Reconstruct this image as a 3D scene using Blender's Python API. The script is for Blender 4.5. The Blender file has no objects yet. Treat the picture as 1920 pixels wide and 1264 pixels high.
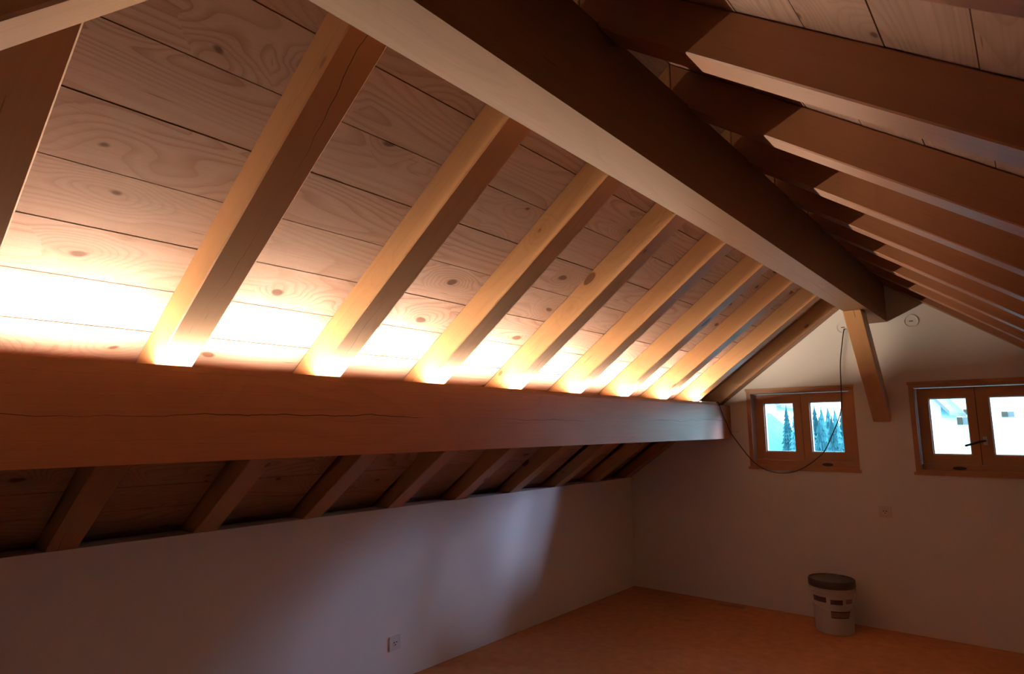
import bpy, bmesh, math, random
from mathutils import Vector, Matrix
random.seed(7)
S = bpy.context.scene
COL = S.collection
EYE = 1.5                                  # eye height; floor is z = 0

# ------------------------------------------------------------------ camera
cam = bpy.data.cameras.new('camera'); cam_o = bpy.data.objects.new('camera', cam); COL.objects.link(cam_o)
cam.sensor_width = 36.0; cam.lens = 1166.73 / 1920 * 36.0; cam.clip_start = 0.02; cam.clip_end = 400
ya, pi_, ro = math.radians(39.918), math.radians(8.365), math.radians(-0.381)
fw = Vector((-math.sin(ya)*math.cos(pi_), math.cos(ya)*math.cos(pi_), math.sin(pi_)))
rt = Vector((math.cos(ya), math.sin(ya), 0)); up = rt.cross(fw)
r2 = rt*math.cos(ro) + up*math.sin(ro); u2 = up*math.cos(ro) - rt*math.sin(ro)
cam_o.matrix_world = Matrix(((r2.x, u2.x, -fw.x, 0), (r2.y, u2.y, -fw.y, 0), (r2.z, u2.z, -fw.z, EYE), (0, 0, 0, 1)))
S.camera = cam_o

# ------------------------------------------------------------------ view, sky, hazy sun
S.view_settings.view_transform = 'Standard'; S.view_settings.look = 'None'
S.view_settings.exposure = 0.46; S.view_settings.gamma = 1.0
S.view_settings.use_curve_mapping = False
W = bpy.data.worlds.new('overcast_sky'); S.world = W; W.use_nodes = True
bg = W.node_tree.nodes['Background']
bg.inputs[0].default_value = (0.55, 0.85, 1.02, 1); bg.inputs[1].default_value = 5.0
sun = bpy.data.lights.new('hazy_sun', 'SUN'); sun.energy = 9.5; sun.color = (0.52, 0.62, 1.0); sun.angle = math.radians(20)
sun_o = bpy.data.objects.new('hazy_sun', sun); COL.objects.link(sun_o)
sun_o.rotation_euler = Vector((-0.97, -1.0, -0.46)).to_track_quat('-Z', 'Y').to_euler()
sun_o.location = (6, 12, 9)

# ------------------------------------------------------------------ measures (metres, x across, y along ridge)
D = 5.539            # far gable wall
N = -0.40            # near gable wall behind the photographer
XC = -0.887          # centre of the roof
SL = 0.739           # slope of both roof sides
UZ = EYE + 1.139     # rafter undersides meet here
RD = 0.150           # vertical rafter depth
XW = -3.122          # low wall on the left
XWR = 2*XC - XW      # low wall on the right
ZW = EYE - 0.483     # its top
PX, PB, PT = -2.098, EYE - 0.100, EYE + 0.187     # purlin face, bottom, top
PW = 0.20
RX0, RX1, RB, RT = -0.977, -0.827, EYE + 0.802, EYE + 1.110
Y0, SP, RW = 0.787, 0.580, 0.114
ANG = math.atan(SL); CA = math.cos(ANG)
LED_STRENGTH = 530.0

# ------------------------------------------------------------------ material helpers
def mat(name):
    m = bpy.data.materials.new(name); m.use_nodes = True
    return m, m.node_tree, m.node_tree.nodes['Principled BSDF']
class NT:
    def __init__(s, t): s.t = t
    def n(s, kind, **kw):
        o = s.t.nodes.new(kind)
        for k, v in kw.items(): setattr(o, k, v)
        return o
    def l(s, a, b): s.t.links.new(a, b)
    def val(s, sock, v):
        if isinstance(v, (int, float)): sock.default_value = v
        else: s.l(v, sock)
    def m(s, op, a, b=0.0, c=None, clamp=False):
        o = s.n('ShaderNodeMath', operation=op, use_clamp=clamp)
        s.val(o.inputs[0], a); s.val(o.inputs[1], b)
        if c is not None: s.val(o.inputs[2], c)
        return o.outputs[0]
    def vec(s, x, y, z):
        o = s.n('ShaderNodeCombineXYZ')
        for i, v in enumerate((x, y, z)): s.val(o.inputs[i], v)
        return o.outputs[0]
    def noise(s, v, scale, detail=2.0, rough=0.5):
        o = s.n('ShaderNodeTexNoise'); s.l(v, o.inputs['Vector'])
        o.inputs['Scale'].default_value = scale; o.inputs['Detail'].default_value = detail; o.inputs['Roughness'].default_value = rough
        return o.outputs['Fac']
    def mix(s, f, a, b, blend='MIX'):
        o = s.n('ShaderNodeMix', data_type='RGBA', blend_type=blend)
        s.val(o.inputs[0], f)
        for i, v in ((6, a), (7, b)):
            if isinstance(v, tuple): o.inputs[i].default_value = (*v, 1) if len(v) == 3 else v
            else: s.l(v, o.inputs[i])
        return o.outputs[2]
    def ramp(s, f, stops):
        o = s.n('ShaderNodeValToRGB'); s.l(f, o.inputs[0]); e = o.color_ramp.elements
        while len(e) < len(stops): e.new(0.5)
        for i, (p, c) in enumerate(stops): e[i].position = p; e[i].color = (c, c, c, 1)
        return o.outputs[0]
    def smooth(s, x, a, b):
        o = s.n('ShaderNodeMapRange', interpolation_type='SMOOTHSTEP'); s.val(o.inputs[0], x)
        o.inputs[1].default_value = a; o.inputs[2].default_value = b
        return o.outputs[0]

def wood(name, light, dark, knot, axis, rings=11.0, ring_amt=0.5, knot_size=0.16, knot_scale=(2.6, 4.2, 2.2), cracks=(), vary=0.35, rough=0.42, flat=False, spec=0.5):
    """Sawn softwood: growth rings bent round knots, fibre, optional drying checks."""
    m, t, b = mat(name); g = NT(t)
    tc = g.n('ShaderNodeTexCoord'); sep = g.n('ShaderNodeSeparateXYZ'); g.l(tc.outputs['Object'], sep.inputs[0])
    o = {'x': (0, 1, 2), 'y': (1, 0, 2)}[axis]
    L, A, B = (sep.outputs[i] for i in o)
    oi = g.n('ShaderNodeObjectInfo'); rnd = oi.outputs['Random']
    Lr = g.m('ADD', L, g.m('MULTIPLY', rnd, 61.0)); Ar = g.m('ADD', A, g.m('MULTIPLY', rnd, 17.0)); Br = g.m('ADD', B, g.m('MULTIPLY', rnd, 9.0))
    vo = g.n('ShaderNodeTexVoronoi', feature='F1', distance='EUCLIDEAN'); vo.inputs['Scale'].default_value = 1.0
    if flat: vo.voronoi_dimensions = '2D'
    wob = g.noise(g.vec(g.m('MULTIPLY', Lr, 6.0), g.m('MULTIPLY', Ar, 14.0), Br), 1.0, 1.0)
    g.l(g.vec(g.m('ADD', g.m('MULTIPLY', Lr, knot_scale[0]), g.m('MULTIPLY', wob, 0.30)), g.m('MULTIPLY', Ar, knot_scale[1]), g.m('MULTIPLY', Br, knot_scale[2])), vo.inputs['Vector'])
    d = vo.outputs['Distance']
    cs = g.n('ShaderNodeSeparateColor'); g.l(vo.outputs['Color'], cs.inputs[0])
    size = g.m('MULTIPLY', g.smooth(cs.outputs[0], 0.40, 1.05), knot_size)          # many cells carry no knot
    kd = g.m('SUBTRACT', d, size)
    kmask = g.m('MULTIPLY', g.m('SUBTRACT', 1.0, g.smooth(kd, -0.02, 0.025)), g.smooth(size, 0.01, 0.03))
    swirl = g.m('MULTIPLY', g.m('SUBTRACT', 1.0, g.smooth(d, 0.0, 0.55)), g.smooth(size, 0.0, 0.06))
    F = g.noise(g.vec(g.m('MULTIPLY', Lr, 0.55), g.m('MULTIPLY', Ar, 4.0), g.m('MULTIPLY', Br, 4.0)), 1.0, 1.5, 0.45)
    F2 = g.m('ADD', F, g.m('MULTIPLY', swirl, 0.22))
    ring = g.m('FRACT', g.m('MULTIPLY', F2, rings * 2.2))
    ringc = g.ramp(ring, [(0.0, 0.15), (0.45, 0.0), (0.86, 0.75), (0.94, 1.0), (1.0, 0.15)])
    patch = g.smooth(g.noise(g.vec(g.m('MULTIPLY', Lr, 0.8), g.m('MULTIPLY', Ar, 5.0), Br), 1.0, 1.0), 0.35, 0.7)
    ring_f = g.m('MULTIPLY', g.m('MULTIPLY', ringc, g.m('MULTIPLY_ADD', patch, 0.6, 0.4)), ring_amt)
    fib = g.noise(g.vec(g.m('MULTIPLY', Lr, 3.0), g.m('MULTIPLY', Ar, 150.0), g.m('MULTIPLY', Br, 150.0)), 1.0, 2.0)
    tone = g.noise(g.vec(g.m('MULTIPLY', Lr, 0.5), g.m('MULTIPLY', Ar, 6.0), Br), 1.0, 2.0)
    c = g.mix(ring_f, light, dark)
    c = g.mix(g.m('MULTIPLY', g.smooth(fib, 0.45, 0.75), 0.22), c, dark)
    c = g.mix(g.m('MULTIPLY', g.smooth(tone, 0.4, 0.75), 0.40), c, tuple(l*0.55 + d_*0.45 for l, d_ in zip(light, dark)))
    c = g.mix(g.m('MULTIPLY', rnd, vary), c, tuple(l*0.4 + d_*0.6 for l, d_ in zip(light, dark)))
    c = g.mix(g.m('MULTIPLY', g.m('MULTIPLY', swirl, swirl), 0.35), c, dark)
    streak = g.smooth(g.noise(g.vec(g.m('MULTIPLY', Lr, 5.0), g.m('MULTIPLY', Ar, 90.0), g.m('MULTIPLY', Br, 90.0)), 1.0, 1.0), 0.74, 0.80)
    c = g.mix(g.m('MULTIPLY', streak, 0.55), c, knot)
    c = g.mix(g.m('MULTIPLY', kmask, 0.85), c, knot)
    for (which, off, amp, freq, width, dens) in cracks:
        co = {'A': A, 'B': B}[which]
        path = g.m('MULTIPLY_ADD', g.m('SUBTRACT', g.noise(g.vec(g.m('MULTIPLY', Lr, freq), g.m('ADD', rnd, off*7), 0.0), 1.0, 3.5, 0.6), 0.5), amp, off)
        jag = g.m('MULTIPLY', g.m('SUBTRACT', g.noise(g.vec(g.m('MULTIPLY', Lr, 40.0), 0.0, 0.0), 1.0, 1.0), 0.5), 0.004)
        dist = g.m('ABSOLUTE', g.m('SUBTRACT', co, g.m('ADD', path, jag)))
        wd = g.m('MULTIPLY', g.smooth(g.noise(g.vec(g.m('MULTIPLY', Lr, 0.9), 3.3, off*11), 1.0, 1.0), 1.0 - dens, 1.25 - dens), width)
        cr = g.m('DIVIDE', g.m('SUBTRACT', wd, dist), 0.0009, clamp=True)
        c = g.mix(g.m('MULTIPLY', cr, 0.9), c, (0.03, 0.014, 0.008))
    g.l(c, b.inputs['Base Color']); b.inputs['Roughness'].default_value = rough
    b.inputs['Specular IOR Level'].default_value = spec
    return m

def plain(name, col, rough=0.6, spec=0.4, metal=0.0, var=0.06, nscale=6.0, bump=0.0, bscale=60.0):
    m, t, b = mat(name); g = NT(t)
    tc = g.n('ShaderNodeTexCoord')
    n1 = g.noise(tc.outputs['Object'], nscale, 3.0)
    g.l(g.mix(g.m('MULTIPLY', n1, 1.0), tuple(c*(1+var) for c in col), tuple(c*(1-var) for c in col)), b.inputs['Base Color'])
    b.inputs['Roughness'].default_value = rough; b.inputs['Specular IOR Level'].default_value = spec; b.inputs['Metallic'].default_value = metal
    if bump:
        bp = g.n('ShaderNodeBump'); bp.inputs['Strength'].default_value = bump; bp.inputs['Distance'].default_value = 0.002
        g.l(g.noise(tc.outputs['Object'], bscale, 3.0), bp.inputs['Height']); g.l(bp.outputs[0], b.inputs['Normal'])
    return m

M = {}
M['board'] = wood('larch_board', (0.50, 0.34, 0.27), (0.29, 0.145, 0.095), (0.11, 0.05, 0.032), 'y', rings=12, ring_amt=0.85, knot_size=0.085, knot_scale=(3.0, 5.2, 0.8), vary=0.50, flat=True, rough=0.7, spec=0.2)
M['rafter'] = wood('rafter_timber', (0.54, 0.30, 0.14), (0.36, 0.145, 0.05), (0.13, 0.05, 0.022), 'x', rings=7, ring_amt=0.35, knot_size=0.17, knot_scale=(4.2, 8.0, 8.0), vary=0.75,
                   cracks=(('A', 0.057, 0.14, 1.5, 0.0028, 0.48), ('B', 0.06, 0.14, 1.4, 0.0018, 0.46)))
M['rafter_right'] = wood('rafter_timber_shaded', (0.40, 0.175, 0.08), (0.27, 0.09, 0.035), (0.13, 0.05, 0.022), 'x', rings=6, ring_amt=0.25, knot_size=0.10, knot_scale=(2.0, 7.0, 7.0), vary=0.3,  # same rafter timber, darkened and reddened to carry the shaded slope's dim light
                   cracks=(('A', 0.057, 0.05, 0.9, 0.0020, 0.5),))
M['purlin'] = wood('purlin_timber', (0.52, 0.225, 0.105), (0.31, 0.11, 0.045), (0.10, 0.035, 0.015), 'y', spec=0.6, rough=0.37, rings=6, ring_amt=0.34, knot_size=0.22, knot_scale=(2.4, 5.0, 5.0), vary=0.1,
                   cracks=(('B', 0.150, 0.09, 1.6, 0.0022, 0.62), ('B', 0.125, 0.08, 2.1, 0.0010, 0.5)))
M['ridge'] = wood('ridge_timber', (0.28, 0.14, 0.064), (0.19, 0.08, 0.034), (0.13, 0.05, 0.022), 'y', spec=0.18, rough=0.48, rings=6, ring_amt=0.25, knot_size=0.08, knot_scale=(1.6, 6.0, 5.0), vary=0.1,
                  cracks=(('A', 0.075, 0.05, 0.7, 0.0016, 0.6), ('A', 0.05, 0.04, 0.9, 0.0010, 0.5)))
M['brace'] = wood('brace_timber', (0.62, 0.34, 0.155), (0.40, 0.18, 0.07), (0.12, 0.045, 0.02), 'x', rings=6, ring_amt=0.25, knot_size=0.10, knot_scale=(2.4, 7.0, 7.0), vary=0.1)
M['frame'] = wood('window_timber', (0.50, 0.235, 0.105), (0.34, 0.135, 0.055), (0.15, 0.05, 0.022), 'y', rings=5, ring_amt=0.2, knot_size=0.02, vary=0.05)
M['plaster'] = plain('white_plaster', (0.90, 0.87, 0.83), 0.9, 0.15, var=0.03, nscale=2.5)
M['floor'] = plain('subfloor_chipboard', (0.72, 0.31, 0.125), 0.75, 0.2, var=0.22, nscale=14, bump=0.05, bscale=160)
M['alu'] = plain('aluminium_profile', (0.75, 0.74, 0.72), 0.35, 0.5, metal=0.8)
M['strip_wood'] = plain('thin_wood_strip', (0.45, 0.22, 0.10), 0.6, 0.3)
M['cable'] = plain('brown_cable', (0.06, 0.032, 0.02), 0.55, 0.4)
M['white_plastic'] = plain('white_plastic', (0.78, 0.75, 0.70), 0.4, 0.5, var=0.02)
M['socket_dark'] = plain('socket_hole', (0.10, 0.07, 0.06), 0.6, 0.3)
M['pail'] = plain('grey_white_pail', (0.62, 0.60, 0.57), 0.42, 0.5, var=0.03)
M['lid'] = plain('dark_lid', (0.055, 0.045, 0.04), 0.45, 0.5, var=0.05)
M['print'] = plain('dark_print', (0.11, 0.055, 0.05), 0.5, 0.4)
M['print_faint'] = plain('faint_print', (0.24, 0.13, 0.11), 0.5, 0.4)
M['metal'] = plain('brushed_metal', (0.62, 0.60, 0.58), 0.3, 0.5, metal=1.0)
M['vent'] = plain('dark_vent', (0.07, 0.05, 0.06), 0.6, 0.3)
M['gasket'] = plain('black_gasket', (0.03, 0.03, 0.035), 0.6, 0.3)
M['spacer'] = plain('glazing_spacer', (0.75, 0.76, 0.78), 0.35, 0.5)
M['bark'] = plain('conifer_bark', (0.10, 0.08, 0.065), 0.9, 0.1)
M['needles'] = plain('conifer_needles', (0.040, 0.135, 0.165), 0.9, 0.1, var=0.6, nscale=2.0)
M['needles2'] = plain('conifer_needles_pale', (0.080, 0.240, 0.280), 0.9, 0.1, var=0.5, nscale=2.0)
M['meadow'] = plain('meadow_grass', (0.11, 0.36, 0.38), 0.95, 0.1, var=0.35, nscale=1.2)
M['render_white'] = plain('white_render', (0.86, 0.86, 0.85), 0.9, 0.1, var=0.02)
M['slate'] = plain('slate_roof', (0.20, 0.20, 0.21), 0.8, 0.2, var=0.15)

def led_mat():
    m, t, b = mat('led_diffuser')
    b.inputs['Base Color'].default_value = (0.9, 0.85, 0.75, 1)
    b.inputs['Emission Color'].default_value = (1.0, 0.83, 0.63, 1); b.inputs['Emission Strength'].default_value = LED_STRENGTH
    return m
M['led'] = led_mat()
def glass_mat():
    m, t, b = mat('window_glass'); g = NT(t); t.nodes.remove(b)
    tr = g.n('ShaderNodeBsdfTransparent'); tr.inputs[0].default_value = (0.93, 0.97, 0.98, 1)
    gl = g.n('ShaderNodeBsdfGlossy'); gl.inputs['Roughness'].default_value = 0.02
    mx = g.n('ShaderNodeMixShader'); fr = g.n('ShaderNodeFresnel'); fr.inputs[0].default_value = 1.35
    g.l(fr.outputs[0], mx.inputs[0]); g.l(tr.outputs[0], mx.inputs[1]); g.l(gl.outputs[0], mx.inputs[2])
    g.l(mx.outputs[0], t.nodes['Material Output'].inputs[0])
    return m
M['glass'] = glass_mat()

# ------------------------------------------------------------------ mesh helpers
def bx(bm, x0, x1, y0, y1, z0, z1):
    v = [bm.verts.new(p) for p in ((x0,y0,z0),(x1,y0,z0),(x1,y1,z0),(x0,y1,z0),(x0,y0,z1),(x1,y0,z1),(x1,y1,z1),(x0,y1,z1))]
    for f in ((3,2,1,0),(4,5,6,7),(0,1,5,4),(1,2,6,5),(2,3,7,6),(3,0,4,7)): bm.faces.new([v[i] for i in f])
    return bm
def box(*a): return bx(bmesh.new(), *a)
def prism(bm, pts, y0, y1):
    """pts: (x, z) outline, extruded along y."""
    a = [bm.verts.new((x, y0, z)) for x, z in pts]; b = [bm.verts.new((x, y1, z)) for x, z in pts]
    n = len(pts)
    bm.faces.new(a); bm.faces.new(b[::-1])
    for i in range(n): bm.faces.new((a[i], b[i], b[(i+1) % n], a[(i+1) % n]))
    bmesh.ops.recalc_face_normals(bm, faces=bm.faces[:])
    return bm
def bevel(bm, w, seg=1, sharp_only=True):
    ed = [e for e in bm.edges if len(e.link_faces) == 2 and e.calc_face_angle(0) > 0.3]
    bmesh.ops.bevel(bm, geom=ed, offset=w, segments=seg, affect='EDGES', clamp_overlap=True)
    return bm
def lathe(bm, prof, seg=32, cx=0, cy=0):
    rings = []
    for r, z in prof:
        rings.append([bm.verts.new((cx + r*math.cos(2*math.pi*i/seg), cy + r*math.sin(2*math.pi*i/seg), z)) for i in range(seg)])
    for a, b in zip(rings, rings[1:]):
        for i in range(seg): bm.faces.new((a[i], a[(i+1) % seg], b[(i+1) % seg], b[i]))
    bm.faces.new(rings[0][::-1]); bm.faces.new(rings[-1])
    bmesh.ops.recalc_face_normals(bm, faces=bm.faces[:])
    return bm
def catmull(P, k=6):
    P = [Vector(p) for p in P]; out = []
    Q = [P[0]*2 - P[1]] + P + [P[-1]*2 - P[-2]]
    for i in range(1, len(Q)-2):
        for j in range(k):
            t = j/k; a, b, c, d = Q[i-1], Q[i], Q[i+1], Q[i+2]
            out.append(0.5*((2*b) + (c-a)*t + (2*a-5*b+4*c-d)*t*t + (3*b-a-3*c+d)*t**3))
    out.append(P[-1]); return out
def tube(bm, P, r, seg=8):
    rings = []
    for i, p in enumerate(P):
        t = (P[min(i+1, len(P)-1)] - P[max(i-1, 0)]).normalized()
        n = t.cross(Vector((0.13, 0.97, 0.21))).normalized(); b = t.cross(n)
        rings.append([bm.verts.new(p + (n*math.cos(2*math.pi*k/seg) + b*math.sin(2*math.pi*k/seg))*r) for k in range(seg)])
    for a, b in zip(rings, rings[1:]):
        for k in range(seg): bm.faces.new((a[k], a[(k+1) % seg], b[(k+1) % seg], b[k]))
    bm.faces.new(rings[0]); bm.faces.new(rings[-1])
    bmesh.ops.recalc_face_normals(bm, faces=bm.faces[:])
    return bm
def obj(name, bm, m, parent=None, loc=(0,0,0), rot=(0,0,0), smooth=False):
    me = bpy.data.meshes.new(name)
    if smooth:
        for f in bm.faces: f.smooth = True
        for e in bm.edges:
            if len(e.link_faces) == 2 and e.calc_face_angle(0) > 0.7: e.smooth = False
    bm.to_mesh(me); bm.free(); me.materials.append(M[m])
    o = bpy.data.objects.new(name, me); COL.objects.link(o); o.location = loc; o.rotation_euler = rot
    if parent: o.parent = parent
    return o
def thing(name, label, cat, loc=(0,0,0), group=None):
    o = bpy.data.objects.new(name, None); COL.objects.link(o); o.location = loc; o.empty_display_size = 0.1
    return tag(o, label, cat, group)
def tag(o, label, cat, group=None):
    o['label'] = label; o['category'] = cat
    if group: o['group'] = group
    return o
def struct(o, label=None, cat=None):
    o['kind'] = 'structure'
    if label: o['label'] = label
    if cat: o['category'] = cat
    return o
def under(x): return UZ - SL*abs(x - XC)         # underside of the rafters
def boards(x): return under(x) + RD              # underside of the roof boards

# ------------------------------------------------------------------ floor and walls
struct(obj('floor', box(XW-0.3, XWR+0.3, N-0.3, D+0.35, -0.2, 0.0), 'floor'), 'bare brown chipboard subfloor of the attic', 'floor')
WT = 0.34
struct(obj('wall_left', box(XW-WT, XW, N-WT, D, 0.0, ZW), 'plaster'), 'low white plastered knee wall under the lit roof slope', 'wall')
struct(obj('wall_right', box(XWR, XWR+WT, N-WT, D, 0.0, ZW), 'plaster'), 'low white plastered knee wall on the right', 'wall')
# windows: x0, x1, z0, z1 of the openings in the far gable
WIN = [(-1.949, -1.103, EYE-0.344, EYE+0.318), (-0.731, 0.061, EYE-0.344, EYE+0.318)]
def gable_wall(name, y0, y1, openings, label):
    bm = bmesh.new(); xl, xr = XW-WT, XWR+WT
    zt = lambda x: boards(x) + 0.035
    if openings:
        z0, z1 = openings[0][2], openings[0][3]
        cuts = [xl] + [v for o in openings for v in o[:2]] + [xr]
        prism(bm, [(xl, 0), (xr, 0), (xr, min(z0, zt(xr))), (xl, min(z0, zt(xl)))], y0, y1) if zt(xl) > z0 else None
        if zt(xl) <= z0:                          # the low eaves are below the sills
            xa = XC - (zt(XC) - z0)/SL; xb = 2*XC - xa
            prism(bm, [(xl, 0), (xr, 0), (xr, zt(xr)), (xb, z0), (xa, z0), (xl, zt(xl))], y0, y1)
            cuts[0], cuts[-1] = xa, xb
        xa1 = XC - (zt(XC) - z1)/SL; xb1 = 2*XC - xa1
        piers = [(cuts[i], cuts[i+1]) for i in range(0, len(cuts), 2)]
        for i, (a, b) in enumerate(piers):
            if i == 0: pts = [(a, z0), (b, z0), (b, z1), (xa1, z1)] if zt(a) <= z0+1e-4 else [(a, z0), (b, z0), (b, z1), (a, z1)]
            elif i == len(piers)-1: pts = [(a, z0), (b, z0), (xb1, z1), (a, z1)]
            else: pts = [(a, z0), (b, z0), (b, z1), (a, z1)]
            prism(bm, pts, y0, y1)
        prism(bm, [(xa1, z1), (xb1, z1), (XC, zt(XC))], y0, y1)
    else:
        prism(bm, [(xl, 0), (xr, 0), (xr, zt(xr)), (XC, zt(XC)), (xl, zt(xl))], y0, y1)
    return struct(obj(name, bm, 'plaster'), label, 'wall')
gable_wall('wall_far', D, D+0.30, WIN, 'white plastered gable wall with two small windows')
gable_wall('wall_near', N-0.30, N, None, 'white plastered gable wall behind the viewer')

# ------------------------------------------------------------------ roof: underlay + single boards
XE = XW - WT - 0.08                                # eaves
bm = bmesh.new()
zt = 0.045
prism(bm, [(XE, boards(XE)+zt), (XC, boards(XC)+zt), (2*XC-XE, boards(XE)+zt), (2*XC-XE, boards(XE)+zt+0.12), (XC, boards(XC)+zt+0.12), (XE, boards(XE)+zt+0.12)], N-0.4, D+0.42)
ceil = struct(obj('ceiling', bm, 'slate'), 'pitched timber roof lined with softwood boards', 'ceiling')
def board_rows(sgn, first, pitch):
    """sgn -1: left slope, +1: right slope. s = distance down the slope from the centre line."""
    smax = (XC - XE)/CA; edges = [0.0]; s = first
    while s < smax: edges.append(s); s += pitch
    edges.append(smax)
    ry = ANG*(-1 if sgn < 0 else 1)
    for r, (s0, s1) in enumerate(zip(edges, edges[1:])):
        if s1 - s0 < 0.03: continue
        k = (3, 6, 4, 7, 5)[(r*2 + (sgn > 0)) % 5]
        joint = Y0 + k*SP + RW/2
        for (ya, yb) in ((N-0.38, joint), (joint, D+0.40)):
            g = 0.0030 + 0.0010*((r*37) % 5)/5
            w = s1 - s0 - g; dz = 0.0003*((r*53 + k) % 4)
            b = box(0, w, 0, yb-ya-0.001, 0, 0.034 - dz)
            bevel(b, 0.0015)
            # local x runs down the slope; local z is normal to it
            o = obj('roof_board', b, 'board', ceil)
            ux = Vector((sgn*CA, 0, -math.sin(ANG))); nz = Vector((sgn*math.sin(ANG), 0, CA)); uy = Vector((0, 1, 0))
            base = Vector((XC, ya, UZ + RD)) + ux*(s0 + g/2) + nz*(0.001 + dz)
            if sgn > 0: mtx = Matrix(((ux.x, uy.x, nz.x, base.x), (ux.y, uy.y, nz.y, base.y), (ux.z, uy.z, nz.z, base.z), (0, 0, 0, 1)))
            else:       # keep a right-handed frame: mirror the length axis
                base = base + uy*(yb - ya - 0.001)
                mtx = Matrix(((ux.x, -uy.x, nz.x, base.x), (ux.y, -uy.y, nz.y, base.y), (ux.z, -uy.z, nz.z, base.z), (0, 0, 0, 1)))
            o.matrix_local = mtx
board_rows(-1, 0.138, 0.1865)
board_rows(+1, 0.183, 0.179)

# ------------------------------------------------------------------ rafters
def rafter_outline(sgn):
    """(distance outwards from the centre line, z) outline with seat cuts on ridge, purlin and wall."""
    f = lambda u: UZ - SL*u
    top = lambda u: f(u) + RD
    ru = (XC - RX0) if sgn < 0 else (RX1 - XC)        # ridge half width on this side
    pu0, pu1 = XC - PX, XC - PX + PW
    wu = XC - XW; e = XC - XE - 0.02
    pts = [(0.0015, RT + 0.0005), (ru, RT + 0.0005)]
    if f(ru) < RT: pts += [(ru + 0.0005, f(ru))]
    us = (UZ - PT)/SL                                 # underside reaches the purlin top
    if sgn < 0: pts += [(us, PT + 0.0005), (pu1 + 0.001, PT + 0.0005), (pu1 + 0.001, f(pu1))]
    pts += [(wu, ZW + 0.001) if f(wu) < ZW else (wu, f(wu)), (wu + 0.10, ZW + 0.001), (wu + 0.10, f(wu + 0.10) if f(wu+0.10) > ZW else ZW + 0.001)]
    pts += [(e, max(f(e), ZW + 0.001)), (e, top(e)), (0.0015, top(0.0015))]
    out = []
    for p in pts:
        if not out or (abs(p[0]-out[-1][0]) + abs(p[1]-out[-1][1])) > 1e-4: out.append(p)
    return out
ORD = ['first', 'second', 'third', 'fourth', 'fifth', 'sixth', 'seventh', 'eighth', 'ninth', 'tenth', 'eleventh']
def rafter(i, sgn):
    pts = rafter_outline(sgn)
    ca, sa = math.cos(ANG), math.sin(ANG)
    # local frame: x down the slope, z normal to the slope
    loc = [(u*ca - (z-UZ)*sa, u*sa + (z-UZ)*ca) for u, z in pts]
    b = prism(bmesh.new(), loc, 0, RW)
    bevel(b, 0.004)
    y = Y0 + i*SP + (0.0 if i < 8 else -0.004)
    n = 8 - i
    if sgn < 0:
        lab = 'honey-coloured rafter on the lamp-lit slope, '
    else: lab = 'rafter coloured darker for the shaded slope right of the ridge, '
    lab += 'set against the window gable wall' if n == 0 else ORD[n] + ' from the window gable wall'
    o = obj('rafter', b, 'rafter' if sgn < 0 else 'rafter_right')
    tag(o, lab, 'rafter', 'rafters of the lamp-lit slope' if sgn < 0 else 'rafters of the shaded slope')
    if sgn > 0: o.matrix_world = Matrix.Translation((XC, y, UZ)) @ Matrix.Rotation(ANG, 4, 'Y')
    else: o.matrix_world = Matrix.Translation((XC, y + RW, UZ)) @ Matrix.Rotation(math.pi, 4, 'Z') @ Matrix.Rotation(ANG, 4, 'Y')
for i in range(-1, 9):
    rafter(i, -1)
    rafter(i, +1)
# boards closing the eaves between the rafters, standing on the wall plates
for sgn, nm in ((-1, 'left'), (1, 'right')):
    wall = bpy.data.objects['wall_' + nm]
    for i in range(-1, 8):
        ya, yb = Y0 + i*SP + RW + 0.002, Y0 + (i+1)*SP - 0.006
        u = XC - XW + 0.14
        x = XC + sgn*u
        o = obj('eaves_board', box(min(x, x + sgn*0.03), max(x, x + sgn*0.03), ya, yb, ZW + 0.001, boards(XC - u - 0.03) - 0.002) if boards(XC-u-0.03) > ZW + 0.01 else box(min(x, x+sgn*0.03), max(x, x+sgn*0.03), ya, yb, ZW-0.05, ZW), 'purlin', wall)

# ------------------------------------------------------------------ ridge beam, purlins, braces
o = obj('ridge_beam', bevel(box(0, RX1-RX0, 0, D-N-0.004, 0, RT-RB), 0.005), 'ridge', loc=(RX0, N+0.002, RB))
tag(o, 'heavy ridge beam with pale underside running under the roof peak', 'beam')
o = obj('purlin', bevel(box(0, PW, 0, D-N-0.004, 0, PT-PB), 0.006), 'purlin', loc=(PX-PW, N+0.002, PB))
tag(o, 'thick red-brown purlin with a long drying crack below the light strip', 'beam')
BX0, BX1 = -0.982, -0.866
def brace(ytop, ybot, zbot, wall_y, label):
    """knee brace in the ridge plane: its lower/front face runs from the ridge (ytop, RB) to (ybot, zbot) at the wall."""
    d = Vector((0, ybot-ytop, zbot-RB)); Ln = d.length; sg = 1 if ybot > ytop else -1
    a = math.atan2(RB - zbot, abs(ybot-ytop)); th = 0.125
    e = th/math.tan(a); e2 = th*math.tan(a)
    # local: x along the brace from ridge to wall, z away from the visible face (towards the corner)
    pts = [(0, 0), (Ln, 0), (Ln - e2, th), (e, th)]
    b = prism(bmesh.new(), pts, 0, BX1-BX0); bevel(b, 0.004)
    X = d.normalized(); Z = Vector((0, sg*math.sin(a), math.cos(a))); Y = Z.cross(X)
    base = Vector((BX0 if Y.x > 0 else BX1, ytop, RB - 0.001))
    o = obj('knee_brace', b, 'brace')
    o.matrix_world = Matrix(((X.x, Y.x, Z.x, base.x), (X.y, Y.y, Z.y, base.y), (X.z, Y.z, Z.z, base.z), (0, 0, 0, 1)))
    tag(o, label, 'brace', 'knee braces under the ridge beam')
brace(4.80, D-0.002, EYE+0.030, D, 'orange-brown knee brace slanting from ridge beam down between the two windows')
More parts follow.
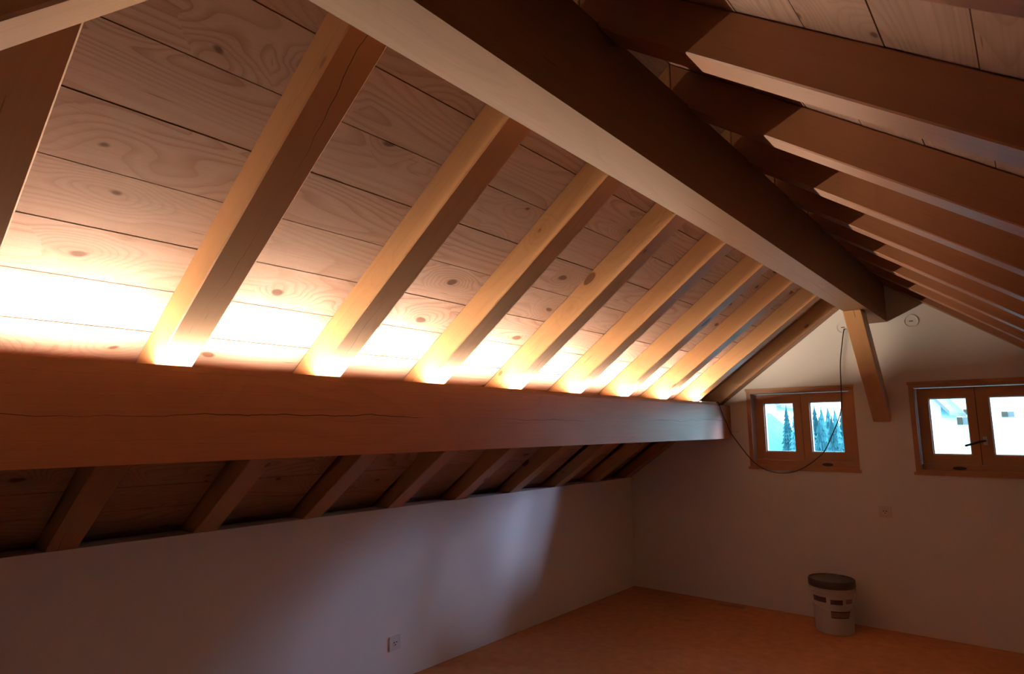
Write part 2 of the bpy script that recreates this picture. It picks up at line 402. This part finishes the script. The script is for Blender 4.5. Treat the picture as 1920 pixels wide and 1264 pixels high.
brace(0.458, N+0.002, EYE-0.06, N, 'pale knee brace crossing the nearest corner under the ridge beam')

# ------------------------------------------------------------------ light strip on the purlin
LY0, LY1 = 0.22, 5.262
lt = thing('light_strip', 'long warm glowing light strip lying on the front edge of the purlin', 'lamp', (PX, 0, PT))
obj('edge_strip', box(-0.010, -0.001, LY0, LY1, 0.0005, 0.019), 'strip_wood', lt)
b = box(-0.032, -0.0195, LY0, LY1, 0.0005, 0.006)          # U-shaped aluminium channel, open towards the room
bx(b, -0.032, -0.0303, LY0, LY1, 0.006, 0.0168); bx(b, -0.0210, -0.0195, LY0, LY1, 0.006, 0.0154)
obj('profile', b, 'alu', lt)
obj('diffuser', prism(bmesh.new(), [(-0.0300, 0.0062), (-0.0213, 0.0062), (-0.0213, 0.0154), (-0.0300, 0.0166)], LY0+0.004, 4.93), 'led', lt)
b = box(-0.0298, -0.0130, 4.95, LY1, 0.0065, 0.026); obj('end_connector', bevel(b, 0.002), 'white_plastic', lt)

# ------------------------------------------------------------------ windows
def window(n, x0, x1, z0, z1, handle_side, label):
    yf, fd = D, 0.12                                   # wall face, recess of the sashes
    ft = 0.034                                         # frame thickness
    bm = bmesh.new()
    bx(bm, x0, x0+ft, yf-0.004, yf+0.20, z0, z1); bx(bm, x1-ft, x1, yf-0.004, yf+0.20, z0, z1)
    bx(bm, x0+ft, x1-ft, yf-0.004, yf+0.20, z1-ft, z1); bx(bm, x0+ft, x1-ft, yf-0.004, yf+0.20, z0, z0+ft*0.6)
    w = struct(obj('window_%d' % n, bm, 'frame'), label, 'window')
    obj('window_sill', bevel(box(x0-0.012, x1+0.012, yf-0.014, yf-0.0045, z0-0.016, z0+0.006), 0.002), 'frame', w)
    obj('head_trim', bevel(box(x0-0.006, x1+0.006, yf-0.012, yf-0.0045, z1-0.012, z1+0.010), 0.002), 'frame', w)
    ys0, ys1 = yf+0.085, yf+0.15
    xm = (x0+x1)/2
    # fixed lower rail with its dark drain slot
    obj('lower_rail', box(x0+ft, x1-ft, yf+0.07, ys1, z0+ft*0.6, z0+0.062), 'frame', w)
    ov = lathe(bmesh.new(), [(0.0, -0.004), (0.040, -0.004), (0.042, 0.0), (0.0, 0.002)][1:3], 24)
    vo = obj('drain_slot', ov, 'vent', w, loc=(x0 + (x1-x0)*0.71 if n == 1 else x0 + (x1-x0)*0.33, yf+0.068, z0+0.036), rot=(math.pi/2, 0, 0)); vo.scale = (1.0, 0.30, 1.0)
    for k, (a, b) in enumerate(((x0+ft+0.004, xm-0.002), (xm+0.002, x1-ft-0.004))):
        zb, zt_ = z0+0.064, z1-ft-0.004
        st = 0.076; inner = 0.062
        pa, pb = (a+st, b-inner) if k == 0 else (a+inner, b-st)
        if n == 2: pa, pb = (a+0.072, b-0.050) if k == 0 else (a+0.075, b-0.072)
        za, zc = zb+0.068, zt_-0.076
        bm = bmesh.new()
        bx(bm, a, pa, ys0, ys1, zb, zt_); bx(bm, pb, b, ys0, ys1, zb, zt_)
        bx(bm, pa, pb, ys0, ys1, zb, za); bx(bm, pa, pb, ys0, ys1, zc, zt_)
        s = obj('sash', bm, 'frame', w)
        bm = bmesh.new(); t_ = 0.007
        bx(bm, pa, pa+t_, ys0+0.020, ys1-0.012, za, zc); bx(bm, pb-t_, pb, ys0+0.020, ys1-0.012, za, zc)
        bx(bm, pa+t_, pb-t_, ys0+0.020, ys1-0.012, za, za+t_); bx(bm, pa+t_, pb-t_, ys0+0.020, ys1-0.012, zc-t_, zc)
        obj('glazing_spacer', bm, 'spacer', s)
        obj('pane', box(pa+0.001, pb-0.001, ys0+0.030, ys0+0.034, za+0.001, zc-0.001), 'glass', s)
        if k == 1 and n == 2:
            h = obj('handle', bevel(box(-0.012, 0.012, -0.008, 0.0, -0.030, 0.030), 0.003), 'metal', s, loc=(a+0.030, ys0-0.0005, (za+zc)/2-0.105))
            lv = bmesh.new(); tube(lv, catmull([(0, -0.004, 0), (0, -0.040, 0), (-0.020, -0.050, -0.004), (-0.075, -0.052, -0.022), (-0.118, -0.050, -0.036)], 5), 0.0075, 10)
            lev = obj('lever', lv, 'gasket', s, loc=(a+0.030, ys0-0.0005, (za+zc)/2-0.105), smooth=True)
            lev['label'] = 'dark lever handle pointing left'
        if k == 1:
            obj('hinge', lathe(bmesh.new(), [(0.006, 0), (0.007, 0.004), (0.007, 0.046), (0.006, 0.05)], 12), 'white_plastic', s, loc=(b+0.001, ys0-0.010, zc+0.010), smooth=True)
    bm = bmesh.new()
    bx(bm, xm-0.0018, xm+0.0018, ys0+0.012, ys1, z0+0.064, z1-ft-0.004)
    obj('closing_gasket', bm, 'gasket', w)
    return w
window(1, *WIN[0], 0, 'small two-sash wooden window with forest and cable in front')
window(2, *WIN[1], 1, 'small two-sash wooden window with lever handle and white view')

# ------------------------------------------------------------------ cable, wall boxes, sockets
def wall_box(x, z, label):
    t = thing('ceiling_box', label, 'junction box', (x, D, z))
    t.name = 'junction_box'
    o = obj('cover_ring', lathe(bmesh.new(), [(0.046, 0), (0.050, 0.001), (0.050, 0.004), (0.045, 0.006), (0.040, 0.004), (0.038, 0.0015)], 36), 'plaster', t, rot=(math.pi/2, 0, 0), smooth=True)
    obj('knockout', box(-0.013, 0.013, -0.0042, -0.002, -0.003, 0.003), 'socket_dark', t)
    return t
wall_box(-1.138, EYE+0.792, 'round plastered-over wall box with the cable coming out of it')
wall_box(-0.668, EYE+0.790, 'round plastered-over wall box right of the ridge beam end')
path = [(-1.126, 5.531, .775), (-1.128, 5.512, .765), (-1.145, 5.510, .678), (-1.173, 5.512, .507), (-1.182, 5.513, .336), (-1.191, 5.513, .166), (-1.218, 5.512, .061), (-1.275, 5.51, -.065),
        (-1.339, 5.508, -.193), (-1.412, 5.506, -.266), (-1.498, 5.505, -.328), (-1.592, 5.505, -.371), (-1.703, 5.506, -.384), (-1.819, 5.508, -.357), (-1.905, 5.51, -.302), (-1.969, 5.512, -.231), (-2.029, 5.512, -.149), (-2.082, 5.512, -.072),
        (-2.089, 5.470, -.03), (-2.088, 5.425, .02), (-2.088, 5.36, .08), (-2.088, 5.30, .145), (-2.089, 5.268, .19), (-2.096, 5.262, .212), (-2.110, 5.259, .208)]
c = obj('cable', tube(bmesh.new(), catmull([(x, y, z+EYE) for x, y, z in path], 5), 0.0042, 8), 'cable', smooth=True)
tag(c, 'thin dark cable looping from the wall box past the window to the purlin', 'cable')
t = thing('wire_connector', 'pair of tiny white wire connectors on the wall beside the purlin end', 'connector', (-2.06, D, EYE-0.042))
for dx in (-0.018, 0.024):
    k = obj('terminal', bevel(box(dx-0.009, dx+0.009, -0.018, -0.0005, -0.007, 0.007), 0.003), 'white_plastic', t)
    obj('wire_end', tube(bmesh.new(), [Vector((dx-0.007, -0.010, 0.0)), Vector((dx-0.018, -0.011, 0.002))], 0.002, 6), 'cable', k)
def socket(loc, rz, label, dark_edge=False):
    t = thing('wall_socket', label, 'socket', loc); t.rotation_euler = (0, 0, rz)
    b = box(-0.041, 0.041, -0.010, -0.0005, -0.041, 0.041); bevel(b, 0.004, 2)
    pl = obj('cover_plate', b, 'white_plastic', t)
    obj('insert', lathe(bmesh.new(), [(0.020, 0.0), (0.0205, 0.0012), (0.018, 0.0025)], 24), 'white_plastic', t, loc=(0, -0.010, 0), rot=(math.pi/2, 0, 0), smooth=True)
    for dx, dz in ((-0.009, 0.006), (0.009, 0.006), (0.0, -0.008)):
        obj('socket_hole', lathe(bmesh.new(), [(0.0045, 0), (0.0045, 0.001)], 10), 'socket_dark', t, loc=(dx, -0.0125, dz), rot=(math.pi/2, 0, 0))
    return t
socket((-0.957, D, EYE-0.644), 0, 'square white wall socket on the gable wall below the windows')
socket((XW, 2.600, EYE-1.280), math.pi/2, 'square white wall socket low on the knee wall')

# ------------------------------------------------------------------ paint pail and floor scrap
pc = (-1.306, 5.272)
p = thing('paint_bucket', 'white plastic paint bucket with dark lid standing by the gable wall', 'bucket', (*pc, 0))
prof = [(0.118, 0.0), (0.126, 0.004), (0.128, 0.012), (0.146, 0.285), (0.153, 0.287), (0.153, 0.300), (0.147, 0.302), (0.148, 0.335), (0.0, 0.335)]
obj('body', lathe(bmesh.new(), prof[:-1], 48), 'pail', p, smooth=True)
obj('lid', lathe(bmesh.new(), [(0.150, 0.322), (0.157, 0.324), (0.160, 0.330), (0.160, 0.368), (0.156, 0.376), (0.146, 0.377), (0.143, 0.371), (0.02, 0.370)], 48), 'lid', p, smooth=True)
va = math.atan2(-pc[1], -pc[0])                    # direction towards the viewer
def decal(name, a0, a1, z0, z1, m, parent):
    """thin printed patch following the pail wall; angles in degrees, negative is left as seen by the viewer."""
    bm = bmesh.new(); k = 8; rr = lambda z: 0.128 + (z-0.012)*(0.018/0.273)
    V = []
    for off in (0.0004, 0.0010):
        for z in (z0, z1):
            V.append([bm.verts.new(((rr(z)+off)*math.cos(va+math.radians(a0+(a1-a0)*i/k)), (rr(z)+off)*math.sin(va+math.radians(a0+(a1-a0)*i/k)), z)) for i in range(k+1)])
    a, b, c_, d = V
    for i in range(k):
        bm.faces.new((c_[i], c_[i+1], d[i+1], d[i])); bm.faces.new((a[i], b[i], b[i+1], a[i+1]))
        bm.faces.new((a[i], a[i+1], c_[i+1], c_[i])); bm.faces.new((b[i], d[i], d[i+1], b[i+1]))
    bm.faces.new((a[0], c_[0], d[0], b[0])); bm.faces.new((a[k], b[k], d[k], c_[k]))
    bmesh.ops.recalc_face_normals(bm, faces=bm.faces[:])
    return obj(name, bm, m, parent)
body = [ch for ch in p.children if ch.name.startswith('body')][0]
for a0, a1, z0, z1, m in ((-62, -18, 0.225, 0.262, 'print'), (-7, 26, 0.218, 0.252, 'print'), (36, 60, 0.225, 0.255, 'print_faint'),
                          (-8, 50, 0.160, 0.172, 'print'), (-8, 45, 0.122, 0.132, 'print'), (-8, 48, 0.133, 0.159, 'print_faint')):
    decal('printed_label', a0, a1, z0, z1, m, body)
# bail handle hanging down over the front
pts = []
for i in range(25):
    s = -1 + 2*i/24; ang = va + math.radians(-92*(-s))
    dip = (1 - s*s)
    rad = 0.156 + 0.012*dip
    pts.append(Vector((rad*math.cos(ang), rad*math.sin(ang), 0.318 - 0.135*dip**0.8)))
h = obj('bail_handle', tube(bmesh.new(), pts, 0.0035, 8), 'white_plastic', p, smooth=True)
for s in (-1, 1):
    a = va + math.radians(92*s)
    obj('handle_ear', bevel(box(-0.006, 0.006, -0.014, 0.014, -0.014, 0.014), 0.003), 'pail', p, loc=(0.153*math.cos(a), 0.153*math.sin(a), 0.312), rot=(0, 0, a))
o = obj('wood_scrap', bevel(box(-0.105, 0.105, -0.018, 0.018, 0.0, 0.014), 0.003), 'purlin', loc=(-2.14, 5.425, 0.0005), rot=(0, 0, math.radians(5)))
tag(o, 'thin dark offcut of wood lying on the floor by the gable wall', 'offcut')

# ------------------------------------------------------------------ outside
bm = bmesh.new()
GX, GY = 26, 24; random.seed(3)
def ground_z(x, y):
    base = -4.2 + max(0, y-10)*0.030
    if x < -5: base += min(1.0, (-5-x)/6)*max(0, min(1.0, (y-16)/34))*4.4*min(1, max(0, (-x - 0.302*y + 3)/4))
    return base + EYE
vs = [[bm.verts.new((-45 + 75*i/GX, D+0.8 + 95*(j/GY)**1.6, ground_z(-45 + 75*i/GX, D+0.8 + 95*(j/GY)**1.6) + random.uniform(-.12, .12))) for i in range(GX+1)] for j in range(GY+1)]
for j in range(GY):
    for i in range(GX): bm.faces.new((vs[j][i], vs[j][i+1], vs[j+1][i+1], vs[j+1][i]))
bmesh.ops.recalc_face_normals(bm, faces=bm.faces[:])
o = obj('ground', bm, 'meadow'); struct(o, 'green meadow rising behind the house', 'ground')
def conifer_mesh(seed, h):
    rnd = random.Random(seed); bm = bmesh.new(); n = 11; layers = 13
    for k in range(layers):
        f = k/(layers-1); zb = h*(0.10 + 0.80*f); rb = h*0.135*(1-f)**0.75 + 0.06; ht = h*0.19*(1 - 0.45*f)
        top = bm.verts.new((rnd.uniform(-.04, .04), rnd.uniform(-.04, .04), zb + ht))
        rim = []
        for i in range(n*2):
            a = math.pi*i/n + rnd.uniform(-.1, .1); r = rb*((1.0 if i % 2 == 0 else 0.5) + rnd.uniform(-.14, .14))
            rim.append(bm.verts.new((r*math.cos(a), r*math.sin(a), zb - (0.30 if i % 2 == 0 else 0.0)*rb + rnd.uniform(-.08, .08))))
        mid = bm.verts.new((0, 0, zb + ht*0.25))
        for i in range(n*2):
            bm.faces.new((rim[i], rim[(i+1) % (2*n)], top)); bm.faces.new((rim[(i+1) % (2*n)], rim[i], mid))
    return bm
protos = []
def tree(x, y, h, label, mi):
    z = ground_z(x, y) - 0.15
    t = thing('conifer', label, 'tree', (x, y, z), 'conifers outside the left window'); t.rotation_euler = (0, 0, random.uniform(0, 6.28))
    if len(protos) < 4:
        cr = obj('crown', conifer_mesh(len(protos)+11, 1.0*6.0), 'needles' if mi == 0 else 'needles2', t)
        tk = obj('trunk', lathe(bmesh.new(), [(0.14, 0.0), (0.10, 2.0), (0.04, 5.6)], 8), 'bark', t)
        protos.append((cr, tk))
    else:
        for q in protos[random.randrange(4)]:
            cpy = q.copy(); COL.objects.link(cpy); cpy.parent = t
    t.scale = (h/6.0,)*3
random.seed(12)
# (direction x/y from the house, distance, height of the tip above eye level per metre of distance)
rear = [(-0.293, 37.0, .019), (-0.281, 34.0, .016), (-0.271, 39.5, .018), (-0.262, 36.5, .016), (-0.253, 41.0, .019), (-0.244, 35.5, .017), (-0.235, 40.0, .018), (-0.226, 37.5, .015), (-0.216, 42.0, .019), (-0.206, 38.5, .016)]
front = [(-0.266, 29.0, .008), (-0.248, 25.5, .007), (-0.231, 30.5, .010), (-0.212, 27.0, .008)]
fl = ['left of centre', 'near the centre', 'right of centre', 'at the right end']
for k, (q, y, e) in enumerate(rear):
    tree(q*y, y, EYE + (e + .015)*y - ground_z(q*y, y) + 0.15, ORD[k] + ' conifer of the tall rear row counted from the left edge of the forest', k % 2)
for k, (q, y, e) in enumerate(front):
    tree(q*y, y, EYE + (e + .011)*y - ground_z(q*y, y) + 0.15, 'shorter conifer in the front row of the forest, ' + fl[k], k % 2)
def house(x0, x1, y0, y1, z0, ze, zr, label, axis='y', ov=0.6, windows=()):
    t = thing('house', label, 'house', ((x0+x1)/2, y0, z0))
    ox, oy = (x0+x1)/2, y0
    xm = (x0+x1)/2
    bm = prism(bmesh.new(), [(x0-ox, 0), (x1-ox, 0), (x1-ox, ze-z0), (xm-ox, zr-z0), (x0-ox, ze-z0)], 0, y1-y0)
    wl = obj('wall', bm, 'render_white', t)
    sl = (zr-ze)/(xm-x0)
    for s in (-1, 1):
        e = (xm-x0+ov)
        b = prism(bmesh.new(), [(0, zr-z0+0.02), (s*e, zr-z0+0.02-sl*e), (s*e, zr-z0+0.24-sl*e), (0, zr-z0+0.24)], -0.8, y1-y0+0.8)
        obj('roof_slope', b, 'slate', t, loc=(xm-ox, 0, 0))
    for (wx, wz, ww, wh) in windows:
        f = obj('window', box(wx-ox-ww/2, wx-ox+ww/2, -0.05, 0.0, wz-z0-wh/2, wz-z0+wh/2), 'slate', t)
        obj('shutter', box(wx-ox-ww/2-0.35, wx-ox-ww/2-0.02, -0.08, -0.051, wz-z0-wh/2, wz-z0+wh/2), 'bark', f)
    return t
house(-20.5, -16.55, 54, 60, EYE-0.6, EYE+1.9, EYE+3.2, 'white rendered house on the meadow seen through the left pane', windows=())
house(-7.9, -3.9, 40, 48, EYE-4.2, EYE+1.06, EYE+3.56, 'white gabled house with grey roof verge seen through the right window', ov=0.44)
house(-5.2, 9.0, 52, 60, EYE-4.2, EYE+3.6, EYE+5.2, 'long white farm building filling the right window behind the gabled house', windows=((-3.2, EYE+0.9, 0.5, 0.35), (-3.75, EYE+0.3, 0.25, 0.5), (-1.3, EYE+0.7, 0.3, 0.35)))
